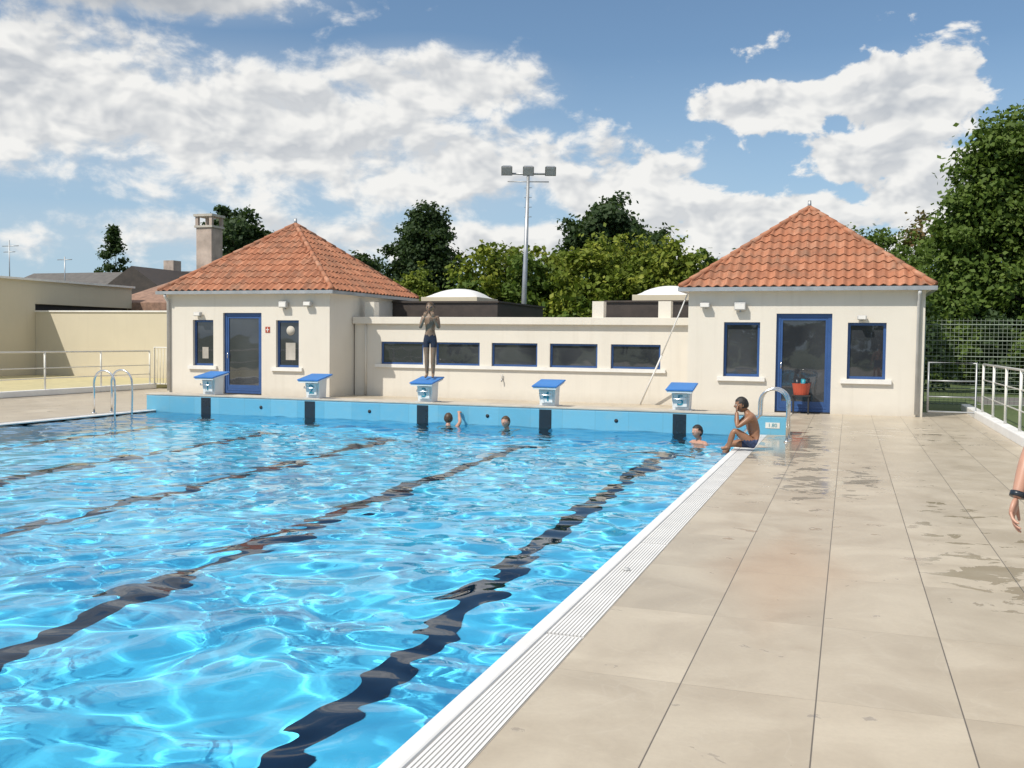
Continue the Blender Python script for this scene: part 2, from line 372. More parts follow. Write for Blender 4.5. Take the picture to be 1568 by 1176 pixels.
# ------------------------------------------------------------------ buildings
def wall_open(name,x0,x1,z0,z1,y,th,ops,mat,parent):
    xs=sorted({x0,x1}|{o[0] for o in ops}|{o[1] for o in ops}); zs=sorted({z0,z1}|{o[2] for o in ops}|{o[3] for o in ops})
    V=[];Fc=[]
    def q(a,b,c,d_): n=len(V); V.extend([a,b,c,d_]); Fc.append((n,n+1,n+2,n+3))
    for i in range(len(xs)-1):
        for j in range(len(zs)-1):
            cx=(xs[i]+xs[i+1])/2; cz=(zs[j]+zs[j+1])/2
            if any(o[0]<cx<o[1] and o[2]<cz<o[3] for o in ops): continue
            q((xs[i],y,zs[j]),(xs[i+1],y,zs[j]),(xs[i+1],y,zs[j+1]),(xs[i],y,zs[j+1]))
            q((xs[i],y+th,zs[j]),(xs[i],y+th,zs[j+1]),(xs[i+1],y+th,zs[j+1]),(xs[i+1],y+th,zs[j]))
    for (a,b,c,d_) in ops:
        q((a,y,c),(a,y,d_),(a,y+th,d_),(a,y+th,c)); q((b,y,c),(b,y+th,c),(b,y+th,d_),(b,y,d_))
        q((a,y,d_),(b,y,d_),(b,y+th,d_),(a,y+th,d_)); q((a,y,c),(a,y+th,c),(b,y+th,c),(b,y,c))
    q((x0,y,z0),(x0,y,z1),(x0,y+th,z1),(x0,y+th,z0)); q((x1,y,z0),(x1,y+th,z0),(x1,y+th,z1),(x1,y,z1)); q((x0,y,z1),(x1,y,z1),(x1,y+th,z1),(x0,y+th,z1))
    return mkobj(name,V,Fc,mat,parent)
def frame(lst,x0,x1,z0,z1,y,w=.06,dp=.06):
    lst+= [(x0,x0+w,y,y+dp,z0,z1),(x1-w,x1,y,y+dp,z0,z1),(x0+w,x1-w,y,y+dp,z1-w,z1),(x0+w,x1-w,y,y+dp,z0,z0+w)]
def tileroof(parent,x0,x1,y0,y1,z,P):
    P=Vector(P); C=[Vector((x0,y0,z)),Vector((x1,y0,z)),Vector((x1,y1,z)),Vector((x0,y1,z))]
    V=[];Fc=[];rnd=[]
    for f in range(4):
        A=C[f];B=C[(f+1)%4]; s=(B-A).normalized(); Wd=(B-A).length
        pa=(P-A).dot(s); tv=(P-(A+s*pa)); L=tv.length; tv.normalize(); n=s.cross(tv).normalized()
        rlh=.305; nr=int(math.ceil(L/rlh)); p=.212; ncol=int(math.ceil(Wd/p)); seg=8
        for i in range(nr):
            t0=i*rlh; t1=min((i+1)*rlh+.02,L)
            def lim(tt): r=tt/L; return pa*r, Wd-(Wd-pa)*r
            l0,h0=lim(t0); l1,h1=lim(t1)
            for j in range(ncol):
                sa=j*p; sb=sa+p
                if sb<l0 or sa>h0: continue
                rv=random.random(); lift=random.uniform(-.003,.004)
                base=len(V); jit=random.uniform(-.006,.006)
                for k in range(seg+1):
                    ss=sa+p*k/seg; ph_=2*math.pi*k/seg
                    h=.026*(1+math.cos(ph_))+lift
                    a0=min(max(ss,l0),h0); a1=min(max(ss,l1),h1)
                    V.append(A+s*a0+tv*(t0-.02+jit)+n*(h+.030)); V.append(A+s*a1+tv*t1+n*(h+.004)); V.append(A+s*a0+tv*(t0-.02+jit)+n*(h+.006))
                for k in range(seg):
                    b=base+k*3; Fc.append((b,b+3,b+4,b+1)); Fc.append((b+2,b+5,b+3,b)); rnd+= [.2+.6*rv,max(.5*rv-.2,0)]
    o=mkobj('roof_tiles',V,Fc,M_roof,parent)
    at=o.data.attributes.new('tile_rand','FLOAT','FACE'); at.data.foreach_set('value',rnd)
    mkobj('roof_deck',[c+Vector((0,0,-.01)) for c in C]+[P+Vector((0,0,-.02))],[(0,1,4),(1,2,4),(2,3,4),(3,0,4),(3,2,1,0)],M_wood,parent)
    hv=[]
    for c in C:
        dv=(P-c); n=int(dv.length/.36)
        for i in range(n+1):
            a=c+dv*(i/(n+1))+Vector((0,0,.03)); b_=c+dv*((i+1.12)/(n+1))+Vector((0,0,.02)); hv.append(([a,b_],[.075,.062]))
    o=tubes('hip_tiles',hv,M_roof,parent,10); at=o.data.attributes.new('tile_rand','FLOAT','FACE'); nf=len(o.data.polygons); at.data.foreach_set('value',[.35+.06*((i//12)*7%10) for i in range(nf)])
    tubes('finial',[([P+Vector((0,0,.0)),P+Vector((0,0,.2))],[.05,.04])],M_galv,parent,10)
YB=23.2
def pavilion(name,x0,x1,y1,ops,pipe_x,doorx):
    e=empty(name); EV=2.86
    wins=[o for o in ops if o[2]>.3]; door=[o for o in ops if o[2]<.3][0]
    wall_open('front_wall',x0,x1,0,EV-.06,YB,.25,ops,M_wall,e)
    boxes('side_walls',[(x0,x0+.25,YB+.252,y1,0,EV-.06),(x1-.25,x1,YB+.252,y1,0,EV-.06),(x0+.252,x1-.252,y1-.25,y1,0,EV-.06)],M_wall,e)
    box('floor_slab',x0+.26,x1-.26,YB+.02,y1-.26,0.004,.03,M_dark,e)
    box('ceiling',x0+.2,x1-.2,YB+.2,y1-.2,EV-.058,EV-.03,M_white,e)
    ov=.17
    boxes('gutter',[(x0-ov-.05,x1+ov+.05,YB-ov-.07,YB-ov+.03,EV-.09,EV+.0),(x1+ov-.05,x1+ov+.05,YB-ov+.035,y1+ov,EV-.09,EV-.002),(x0-ov-.05,x0-ov+.05,YB-ov+.035,y1+ov,EV-.09,EV-.002)],M_galv,e)
    box('soffit',x0-ov+.052,x1+ov-.052,YB-ov+.04,y1+ov,EV-.085,EV-.062,M_wall,e)
    tileroof(e,x0-ov,x1+ov,YB-ov,y1+ov,EV,((x0+x1)/2,(YB+y1)/2,4.95))
    fr=[]; gl=[]; sills=[]
    for o in wins:
        frame(fr,o[0],o[1],o[2],o[3],YB+.09); gl.append((o[0]+.05,o[1]-.05,YB+.115,YB+.125,o[2]+.05,o[3]-.05)); sills.append((o[0]-.13,o[1]+.13,YB-.07,YB+.085,o[2]-.1,o[2]-.003))
    a,b,c,d_=door
    frame(fr,a,b,c+.004,d_,YB+.07,.09,.08); fr+=[(a+.092,a+.14,YB+.08,YB+.13,.165,d_-.092),(b-.14,b-.092,YB+.08,YB+.13,.165,d_-.092),(a+.09,b-.09,YB+.08,YB+.13,.1,.163),(a+.142,b-.142,YB+.08,YB+.13,d_-.15,d_-.092),(a+.142,b-.142,YB+.08,YB+.13,.165,.26)]
    gl.append((a+.13,b-.13,YB+.10,YB+.11,.25,d_-.14))
    boxes('blue_frames',fr,M_blue,e); boxes('glazing',gl,M_glass,e); boxes('sills',sills,M_sill,e)
    tubes('door_handle',[([(a+.12,YB+.02,1.05),(a+.12,YB+.06,1.05)],.012),([(a+.12,YB+.03,1.0),(a+.12,YB+.03,1.16)],.012)],M_steel,e)
    tubes('downspout',[([(pipe_x,YB-.2,EV-.1),(pipe_x,YB-.18,EV-.16),(pipe_x,YB-.055,EV-.3),(pipe_x,YB-.055,.05)],.042)],M_grey,e,10)
    return e
eL=pavilion('tiled_pavilion',-18.35,-13.14,28.3,[(-17.49,-16.81,.78,2.06),(-16.49,-15.25,0,2.26),(-14.79,-14.08,.78,2.06)],-18.28,0)
eR=pavilion('tiled_pavilion.001',-3.6,1.55,28.2,[(-2.77,-1.95,.80,2.06),(-1.59,-.375,0,2.26),(-.04,.77,.80,2.06)],1.42,0)
def flood(x,z,par,s=1,w=.14):
    box('flood_lamp',x-w*s,x+w*s,YB-.16,YB-.04,z-.07*s,z+.07*s,M_grey,par,bev=.015); box('lamp_glass',x-w*s+.02,x+w*s-.02,YB-.168,YB-.161,z-.05*s,z+.05*s,M_sill,par)
    box('lamp_bracket',x-.02,x+.02,YB-.04,YB-.002,z-.1*s,z+.02,M_galv,par)
flood(-17.25,2.22,eL,.8); flood(-13.75,2.5,eL,.8); flood(-14.5,2.48,eL,1.2,.10); flood(-3.2,2.45,eR,.8); flood(-2.4,2.42,eR,1.3,.10); flood(.25,2.17,eR,.7)
box('first_aid_sign',-15.12,-14.98,YB-.012,YB-.002,1.72,1.88,M_red,eL); boxes('sign_cross',[(-15.06,-15.04,YB-.016,YB-.0125,1.74,1.86),(-15.1,-15.0,YB-.0162,YB-.0127,1.79,1.81)],M_white,eL)
tubes('clock',[([(-14.40,YB+.108,1.78),(-14.40,YB+.113,1.78)],.13)],M_concrete,eL,24)
box('notice',-17.25,-17.05,YB+.106,YB+.112,.98,1.30,M_concrete,eL); box('notice_low',-14.55,-14.25,YB+.106,YB+.112,.98,1.45,M_concrete,eL)
bk=empty('float_basket')
bm=bmesh.new(); bmesh.ops.create_cone(bm,cap_ends=False,segments=20,radius1=.16,radius2=.2,depth=.26)
for v in bm.verts: v.co+=Vector((-1.0,YB-.27,.56))
bm_obj('basket_body',bm,M_red,bk)
boxes('basket_stand',[(-1.2,-.8,YB-.46,YB-.08,.40,.428),(-1.18,-1.15,YB-.44,YB-.41,0.002,.40),(-.85,-.82,YB-.44,YB-.41,0.002,.40),(-1.18,-1.15,YB-.13,YB-.10,0.002,.40),(-.85,-.82,YB-.13,YB-.10,0.002,.40)],M_dark,bk)
for i in range(5):
    a=i*1.3; tubes('float_%d'%i,[([(-1.0+.08*math.cos(a),YB-.27+.08*math.sin(a),.5),(-1.0+.12*math.cos(a),YB-.27+.12*math.sin(a),.78)],.045)],[M_black,M_teal,M_black][i%3],bk)
cr=empty('glazed_corridor'); YC=24.55
ops=[(x,x+1.28,.89,1.51) for x in (-12.29,-10.64,-9.02,-7.40,-5.77)]
wall_open('corridor_wall',-13.1,-3.62,0,2.0,YC,.25,ops,M_wall,cr)
box('roof_edge',-13.12,-3.62,YC-.12,YC+1.6,2.0,2.19,M_wall,cr,bev=.01)
fr=[];gl=[]
for o in ops: frame(fr,o[0],o[1],o[2],o[3],YC+.06,.05); gl.append((o[0]+.045,o[1]-.045,YC+.08,YC+.09,o[2]+.045,o[3]-.045))
boxes('blue_frames',fr,M_blue,cr); boxes('glazing',gl,M_glass,cr)
boxes('sills',[(-12.45,-4.35,YC-.06,YC-.002,.80,.888)],M_sill,cr)
box('rear_wall',-13.1,-3.62,YC+1.4,YC+1.6,0,1.999,M_wall,cr)
boxes('roof_stubs',[(-12.95,-12.66,YC+.3,YC+.6,2.19,2.62),(-6.35,-6.05,YC+.3,YC+.6,2.19,2.62),(-4.62,-4.3,YC+.3,YC+.6,2.19,2.62)],M_wall,cr)
tubes('vent_pipe',[([(-13.1+.35,YC-.03,.02),(-13.1+.35,YC-.03,1.98)],.03)],M_wall,cr)
tubes('wall_tap',[([(-8.7,YC-.005,.55),(-8.7,YC-.07,.55),(-8.7,YC-.08,.48)],.018),([(-8.7,YC-.04,.55),(-8.7,YC-.04,.68)],.012)],M_galv,cr)
hl=empty('changing_block'); boxes('dark_walls',[(-13.6,-9.75,27,31.5,0,2.68),(-6.5,-3.65,27,31.5,0,2.68)],M_brown,hl)
boxes('parapet',[(-13.65,-9.70,26.95,31.55,2.68,2.73),(-6.55,-3.6,26.95,31.55,2.68,2.73)],M_brown,hl)
def dome(cx,cy,z):
    bm=bmesh.new(); n=10; rx=.85
    for j in range(n+1):
        for i in range(n+1):
            a=-1+2*i/n; b=-1+2*j/n; h=(1-a**2)*(1-b**2); bm.verts.new((cx+a*rx,cy+b*rx,z+.02+.30*h**.6))
    bm.verts.ensure_lookup_table()
    for j in range(n):
        for i in range(n): q=j*(n+1)+i; bm.faces.new([bm.verts[q],bm.verts[q+1],bm.verts[q+n+2],bm.verts[q+n+1]])
    bm_obj('roof_dome',bm,M_white,hl,True); box('dome_kerb',cx-.95,cx+.95,cy-.95,cy+.95,z-.16,z+.02,M_wall2,hl,bev=.01)
dome(-11.9,29.4,2.90); dome(-4.95,28.6,2.90)
tubes('telescopic_pole',[([(-4.95,YC-.15,.01),(-4.35,23.95,1.25)],.022),([(-4.35,23.95,1.25),(-3.66,23.4,2.72)],.016)],M_white)
ch=empty('chimney'); M_ch=simple('chimney_render',(.42,.34,.29),.9,var=.35,scale=1.5)
X,Y=-23.35,32.0; box('stack',X-.35,X+.35,Y-.35,Y+.35,0,5.75,M_ch,ch,bev=.02); box('cap_low',X-.40,X+.40,Y-.40,Y+.40,5.75,5.83,M_concrete,ch)
boxes('cap_legs',[(X+a-.06,X+a+.06,Y+b-.06,Y+b+.06,5.83,6.17) for a in(-.31,.31) for b in(-.31,.31)],M_ch,ch); box('cap_top',X-.42,X+.42,Y-.42,Y+.42,6.17,6.26,M_concrete,ch)
an=empty('annex_building')
boxes('annex_walls',[(-40,-28.7,12,34,0,2.5),(-40,-28.7,12,28.8,2.5,3.6),(-40,-28.9,28.8,34,2.5,2.75),(-40,-28.7,28.8,34,2.75,3.6)],M_wall2,an)
box('annex_coping',-40,-28.6,11.9,34.1,3.601,3.68,M_sill,an)
box('strip_window',-28.89,-28.87,28.85,33.9,2.52,2.74,M_dark,an)
gw=empty('garden_wall'); box('wall_panel',-28.69,-18.6,28.8,29.05,0,2.44,M_wall2,gw); box('wall_coping',-28.69,-18.6,28.76,29.09,2.441,2.50,M_sill,gw)
ter=empty('terrace'); box('terrace_slab',-28.68,-20.06,6,28.79,0,.1,simple('terrace_paving',(.50,.44,.25),.8),ter); box('kerb',-20.055,-19.86,4,24.6,0.001,.16,M_white,ter,bev=.02)
def railing(name,p0,p1,z0,zt,rails,mat,step=1.9,r=.022):
    e=empty(name); p0=Vector(p0);p1=Vector(p1); L=(p1-p0).length; n=max(1,round(L/step)); lst=[]
    for i in range(n+1):
        q=p0.lerp(p1,i/n); lst.append(([(q.x,q.y,z0),(q.x,q.y,zt)],r*1.15))
    tubes('posts',lst,mat,e)
    tubes('rails',[([(p0.x,p0.y,z),(p1.x,p1.y,z)],r if z>zt-.05 else r*.6) for z in rails],mat,e); return e
railing('metal_railing',(-19.95,4,0),(-19.95,24.4,0),.16,1.14,[1.14,.72,.45],M_railw,2.1)
g=empty('metal_gate'); tubes('gate_frame',[([(-19.9,24.55,.1),(-19.9,24.55,1.25),(-18.5,24.55,1.25),(-18.5,24.55,.1)],.025)]+[([(-19.8+i*.11,24.55,.15),(-19.8+i*.11,24.55,1.22)],.009) for i in range(12)]+[([(-19.9,24.55,.15),(-18.5,24.55,.15)],.018)],M_railw,g)
box('white_kerb',2.6,2.8,2,26,-.01,.16,M_white,None,bev=.02)
railing('metal_railing.001',(2.72,2,0),(2.72,23.0,0),.15,1.18,[1.18,.85,.5],M_railw,1.6)
g=empty('metal_gate.001'); tubes('gate_frame',[([(1.66,23.3,.12),(1.66,23.3,1.2),(2.62,23.3,1.2),(2.62,23.3,.12),(1.66,23.3,.12)],.025)]+[([(1.66,23.3,z),(2.62,23.3,z)],.014) for z in(.45,.8)],M_galv,g)
wf=empty('mesh_fence'); tubes('fence_posts',[([(x,27,-.02),(x,27,2.3)],.03) for x in (1.8,4.2,6.6,9,11.4)],M_green_wire,wf)
tubes('fence_wires',[([(1.8,27,.1+i*.1),(11.4,27,.1+i*.1)],.005 if i%4 else .013) for i in range(22)]+[([(1.8+i*.1,27,.05),(1.8+i*.1,27,2.25)],.003) for i in range(97)],M_green_wire,wf,4)
box('car_park_road',3.5,40,29,33.5,-.018,-.012,simple('asphalt',(.14,.13,.12),.9))
def ladder(name,x,y,s,gap=.5,up=.0,rr=.26,shift=0.):
    e=empty(name); lst=[]; cx=x+s*(.16+shift)
    for yy in (y-gap/2,y+gap/2):
        lst.append(([Vector((cx+s*rr,yy,0.0)),Vector((cx+s*rr,yy,.55))]+arc((cx,yy,.62),rr,0,math.pi,(s,0,0),12)+[Vector((cx-s*rr*1.02,yy,.4)),Vector((x-s*.09+s*shift*.1,yy,.02)),Vector((x-s*.09,yy,-1.2))],.021))
    for z in (-.3,-.6,-.9): lst.append(([(x-s*.09,y-gap/2,z),(x-s*.09,y+gap/2,z)],.03))
    tubes('hoops_and_steps',lst,M_steel,e,12)
    tubes('flanges',[([(cx+s*rr,yy,0),(cx+s*rr,yy,.02)],.05) for yy in (y-gap/2,y+gap/2)],M_steel,e,14)
ladder('pool_ladder',PX1-.02,16.5,1,gap=.5,rr=.22,shift=.34); ladder('pool_ladder.001',PX0+.02,16.3,-1)
for i,x in enumerate(LX):
    e=empty('starting_block' if i==0 else 'starting_block.%03d'%i); Y=PY1
    bm=bmesh.new(); bmesh.ops.create_cube(bm,size=1)
    for v in bm.verts:
        w=.145 if v.co.z<0 else .165; yy=Y+.10+(.30 if v.co.y>0 else (0 if v.co.z<0 else -.03)); 
        v.co=Vector((x+(w if v.co.x>0 else -w),yy,.357 if v.co.z<0 else (.79 if v.co.y>0 else .73)))
    bmesh.ops.bevel(bm,geom=bm.edges[:],offset=.012,segments=2,affect='EDGES'); bm_obj('pedestal',bm,M_white,e)
    bm=bmesh.new(); bmesh.ops.create_cube(bm,size=1)
    for v in bm.verts:
        f=0 if v.co.y<0 else 1; v.co=Vector((x+(.25 if v.co.x>0 else -.25),Y-.10+.60*f,(.715+.105*f)+(.028 if v.co.z>0 else 0)))
    bmesh.ops.bevel(bm,geom=bm.edges[:],offset=.010,segments=2,affect='EDGES'); bm_obj('sloped_platform',bm,M_bluetop,e)
    bm=bmesh.new(); bmesh.ops.create_cube(bm,size=1)
    for v in bm.verts:
        f=0 if v.co.y<0 else 1; v.co=Vector((x+(.225 if v.co.x>0 else -.225),Y-.08+.56*f,(.680+.105*f)+(.036 if v.co.z>0 else 0)))
    bm_obj('platform_edge',bm,M_white,e)
    box('number_plate',x-.115,x+.115,Y+.058,Y+.066,.42,.655,M_white,e); text('number',str(i+1),.26,(x,Y+.054,.535),M_teal,e)
    tubes('back_grip',[([(x-.11,Y-.03,.60),(x-.11,Y-.05,.57),(x+.11,Y-.05,.57),(x+.11,Y-.03,.60)],.010)],M_steel,e)
    box('base_plate',x-.2,x+.2,Y+.04,Y+.46,.3555,.366,M_grey,e)
lm=empty('floodlight_mast'); bx,by=-11.32,34.0; top=Vector((bx+.16,by+.05,7.62))
tubes('mast',[([(bx,by,-.02),(bx+.08,by+.02,3.8),top],[.12,.09,.055])],M_galv,lm,12)
Rv=Vector((math.cos(th),math.sin(th),0)); tubes('crossbars',[([top-Rv*.75,top+Rv*.75],.035),([top-Rv*.75+Vector((0,0,-.28)),top+Rv*.75+Vector((0,0,-.28))],.02)],M_galv,lm)
for k in(-.78,0,.8):
    c=top+Rv*k+Vector((0,0,.14)); 
    def fl(name,fn,mt_):
        bm=bmesh.new(); bmesh.ops.create_cube(bm,size=1)
        for v in bm.verts: v.co=Vector(fn(v.co.copy()))
        bmesh.ops.rotate(bm,verts=bm.verts,matrix=Matrix.Rotation(th,3,'Z')@Matrix.Rotation(.5,3,'X'))
        for v in bm.verts: v.co+=c
        bm_obj(name,bm,mt_,lm)
    fl('floodlight',lambda q:(q.x*.40*(.7 if q.y>0 else 1),q.y*.28,q.z*.34*(.7 if q.y>0 else 1)),M_galv)
    fl('lamp_lens',lambda q:(q.x*.33,q.y*.01-.146,q.z*.27),M_grey)
    tubes('yoke',[([c,c-Vector((0,0,.16))],.025)],M_galv,lm)
tubes('mast_rungs',[([top+Vector((-.14,0,-.5-.35*i)),top+Vector((.14,0,-.5-.35*i))],.012) for i in range(4)],M_galv,lm)
fh=empty('distant_house'); M_slate=simple('slate_roof',(.13,.12,.11),.8,var=.2)
HX,HY=-47,52
box('house_walls',HX-8,HX+7,HY,HY+7,0,4.4,M_wall2,fh)
mkobj('house_roof',[(HX-8.4,HY-.6,4.4),(HX+7.5,HY-.6,4.4),(HX+7.5,HY+7.6,4.4),(HX-8.4,HY+7.6,4.4),(HX-8.4,HY+3.5,6.0),(HX+7.5,HY+3.5,6.0)],[(0,1,5,4),(2,3,4,5),(1,2,5),(3,0,4)],M_slate,fh)
box('house_chimney',HX+3.2,HX+4.0,HY+3,HY+3.8,5.5,6.7,M_ch,fh)
mkobj('dark_gable',[(HX+2.4,HY-2.5,4.2),(HX+7.9,HY-2.5,4.2),(HX+5.2,HY-2.5,5.9),(HX+2.4,HY+3,4.2),(HX+7.9,HY+3,4.2),(HX+5.2,HY+3,5.9),(HX+2.8,HY-2.4,0),(HX+7.5,HY-2.4,0)],[(0,1,2),(0,2,5,3),(1,4,5,2),(0,6,7,1)],M_brown,fh)
tubes('aerial',[([(HX-7,HY,4),(HX-7,HY,8.0)],.035),([(HX-7.6,HY,7.6),(HX-6.2,HY,7.6)],.025),([(HX-7.5,HY,7.2),(HX-6.5,HY,7.2)],.025),([(HX-2.3,HY,4),(HX-2.3,HY,6.8)],.035),([(HX-2.9,HY,6.6),(HX-1.7,HY,6.6)],.025)],M_galv,fh)
mkobj('tiled_shed',[(-30,34,3.0),(-22,34,3.0),(-22,38,4.1),(-30,38,4.1),(-30,34,0),(-22,34,0),(-22,38,0),(-30,38,0)],[(0,1,2,3),(4,5,1,0),(5,6,2,1),(7,4,0,3)],simple('old_tiles',(.28,.17,.12),.85,var=.3,scale=5))
# ------------------------------------------------------------------ trees
def tree(name,base,blobs,n,leaf,mats,clump=.32,trunk_r=.18,conifer=False,w=None,trunk=True):
    base=np.array(base,float); Vs=[];Qs=[];Mi=[];cnt=0
    vol=np.array([b[3]*b[4]*b[5] for b in blobs])**(.8); vol/=vol.sum(); centers=[]
    for bi,b in enumerate(blobs):
        c=np.array(b[:3]); r=np.array(b[3:6]); nl=int(n*vol[bi]); m=max(14,int(nl/60))
        u=rng.normal(size=(m,3)); u/=np.linalg.norm(u,axis=1)[:,None]; rad=rng.random(m)**.36
        bump=1+.20*np.sin(u[:,0]*5+bi)+.14*np.sin(u[:,2]*7+bi*2)+rng.normal(0,.08,m)
        if conifer:
            h=rng.random(m)**.8; ang=rng.random(m)*6.28; rr=(1-h)**.9*np.sqrt(rng.random(m))*(1+.35*np.sin(h*38)); 
            cc=c+np.stack([np.cos(ang)*rr*r[0],np.sin(ang)*rr*r[1],(h*2-1)*r[2]],1)
        else: cc=c+u*r*(rad*bump)[:,None]
        centers.append(cc)
        ci=rng.integers(0,m,nl); cs=clump*np.mean(r)**.5*(.5+.9*rng.random(m))
        p=cc[ci]+rng.normal(size=(nl,3))*cs[ci][:,None]*np.array([.55,.55,.42])
        nrm=rng.normal(size=(nl,3))+np.array([0,0,.6])+.8*(p-c)/r; nrm/=np.linalg.norm(nrm,axis=1)[:,None]
        a=np.cross(nrm,rng.normal(size=(nl,3))); a/=np.linalg.norm(a,axis=1)[:,None]; bb=np.cross(nrm,a)
        s=leaf*(.55+.9*rng.random(nl))[:,None]; 
        q=np.stack([p-a*s*.5,p-bb*s*.38+a*s*.05,p+a*s*.55,p+bb*s*.38],1).reshape(-1,3)
        Vs.append(q); Qs.append(np.arange(nl*4).reshape(-1,4)+cnt); cnt+=nl*4; mi=(w[bi] if w else 0); Mi.append(np.full(nl,mi))
    allc=np.concatenate(centers)
    if trunk:
        topc=np.array([np.mean([b[0] for b in blobs]),np.mean([b[1] for b in blobs]),max(b[2]+b[5]*.3 for b in blobs)])
        paths=[([base,base*.6+topc*.4+rng.normal(0,.1,3),topc],[trunk_r,trunk_r*.65,trunk_r*.15])]
        for k in range(14):
            e=allc[rng.integers(len(allc))]; f=.25+.5*rng.random(); s0=base*(1-f)+topc*f
            if np.linalg.norm(e-s0)>5: continue
            mid=(s0+e)/2+np.array([0,0,.15]); paths.append(([s0,mid,e],[trunk_r*.35,trunk_r*.22,trunk_r*.06]))
        for pts,r in paths:
            v,f=tubegeo(pts,r,6,False); Vs.append(np.array([tuple(x) for x in v])); Qs.append(np.array(f)+cnt); cnt+=len(v); Mi.append(np.full(len(f),len(mats)))
    return npmesh(name,np.concatenate(Vs),np.concatenate(Qs),list(mats)+[M_bark],np.concatenate(Mi))
def at(k,d): return d*(.9456*k-.325), d*(.9456+.325*k)
x,y=-41.3,59.8; tree('broadleaf_tree',(x,y,0),[(x,y,8.3,2.1,2.,2.3),(x+1.1,y,7.0,1.7,1.7,1.8),(x-.5,y,9.8,1.2,1.1,1.2)],11000,.30,[L_dark])
x,y=-56.6,65.; tree('pine_tree',(x,y,0),[(x,y,6.5,2.3,2.3,3.8)],5000,.24,[L_dark],conifer=True,clump=.22)
x,y=-28.4,53.7; tree('broadleaf_tree.001',(x,y,0),[(x,y,5.8,1.3,1.2,1.2),(x-.9,y,5.2,1,1,1),(x+.7,y,5.2,.7,.9,.9)],7000,.24,[L_dark])
x,y=-20.5,45.8; tree('evergreen_tree',(x,y,0),[(x,y,5.2,1.75,1.75,2.2),(x+.1,y,6.9,1.4,1.3,1.3),(x-.1,y,7.6,.8,.8,.8),(x+.9,y,4.6,1.1,1,1.5),(x-.9,y,4.7,1.,1,1.5)],36000,.17,[L_dark],clump=.26)
x,y=-17.6,38.4; tree('light_green_shrub',(x,y,0),[(x,y,3.6,.8,.8,1.2),(x-.6,y,3.1,.6,.6,.9),(x+.6,y,3.0,.6,.6,.9)],9000,.12,[L_lite],clump=.25,trunk_r=.08)
x,y=-14.2,58.6; tree('broadleaf_tree.002',(x,y,0),[(x,y,8.5,2.0,2,1.7),(x-.8,y,7.2,1.6,1.6,1.6),(x+1.5,y,7.2,1.8,1.6,1.6),(x+3.,y,6.7,1.2,1.2,1.3)],24000,.26,[L_dark])
bl=[];wi=[]
for (u,v,r,dd,m) in [(-55,388,1.2,44,1),(-28,368,1.2,46,1),(5,374,1.3,48,1),(30,384,1.2,44,2),(60,374,1.2,46,1),(85,364,1.3,47,2),(110,378,1.2,43,1),(140,360,1.3,46,1),(165,368,1.4,43,1),(190,354,1.3,45,1),(215,342,1.2,50,0),(235,370,1.4,44,1),(262,380,1.3,44,1),(285,378,1.1,45,2),(318,380,1.3,52,0),(345,384,1.0,46,1),(375,400,1.2,46,0)]:
    k=u/1500; x,y=at(k,dd); zt=1.58+(588-v-66.7)*dd/1500
    bl.append((x,y,zt-r*1.2,r*.9,r,r*1.2)); wi.append(m)
    bl.append((x+rng.normal(0,.3),y-.8,zt-2.5*r,r*1.25,r,r*1.15)); wi.append(1 if rng.random()<.7 else 2)
    bl.append((x+rng.normal(0,.4),y-1.0,1.4,r*1.3,r,1.6)); wi.append(1 if rng.random()<.5 else 2)
tree('tree_line',(-12,46,0),bl,110000,.21,[L_dark,L_lite,L_mid],w=wi,trunk=False,clump=.36)
bl=[];wi=[]
for (u,v,r,dd,m) in [(500,352,1.2,50,0),(535,345,1.3,52,0),(570,350,1.2,50,0),(595,362,1.3,48,1),(625,332,1.2,50,2),(655,348,1.1,49,0),(550,385,1.5,48,0),(620,392,1.6,47,1),(660,398,1.5,46,1)]:
    k=u/1500; x,y=at(k,dd); zt=1.58+(588-v-66.7+u*.011)*dd/1500
    bl.append((x,y,zt-r,r,r,r)); wi.append(m); bl.append((x,y,zt-2.8*r,r*1.1,r,r*1.2)); wi.append(1)
tree('garden_trees',(4.5,52,0),bl,28000,.18,[L_mid,L_mid,L_brown],w=wi,trunk=False,clump=.36)
x,y=7.0,44.3
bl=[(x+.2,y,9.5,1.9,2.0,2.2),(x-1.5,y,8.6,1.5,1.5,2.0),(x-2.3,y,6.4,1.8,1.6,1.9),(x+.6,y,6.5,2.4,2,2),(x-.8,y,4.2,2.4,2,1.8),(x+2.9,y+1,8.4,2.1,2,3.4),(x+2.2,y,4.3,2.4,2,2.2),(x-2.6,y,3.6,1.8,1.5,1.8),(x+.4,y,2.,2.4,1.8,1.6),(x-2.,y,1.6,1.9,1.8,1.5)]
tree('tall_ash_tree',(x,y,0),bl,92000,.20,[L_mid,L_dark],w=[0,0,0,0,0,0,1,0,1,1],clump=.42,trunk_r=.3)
bl=[(2.4+i*1.1,36+.4*math.sin(i),1.5+.25*math.sin(i*2.1),1.0,.8,1.4) for i in range(11)]
tree('hedge',(5,36,0),bl,24000,.16,[L_dark,L_mid],w=[i%2 for i in range(11)],trunk=False,clump=.25)
bl=[(-30+i*3.2,-26+math.sin(i*1.7),2.2+.5*math.sin(i*2.3),2.2,1.6,2.6+.6*math.sin(i*1.3)) for i in range(18)]
tree('reflection_hedge',(-5,-26,0),bl,16000,.45,[L_dark,L_mid],w=[i%2 for i in range(18)],trunk=False,clump=.4)  # unseen hedge added behind the camera so the window glass reflects something dark
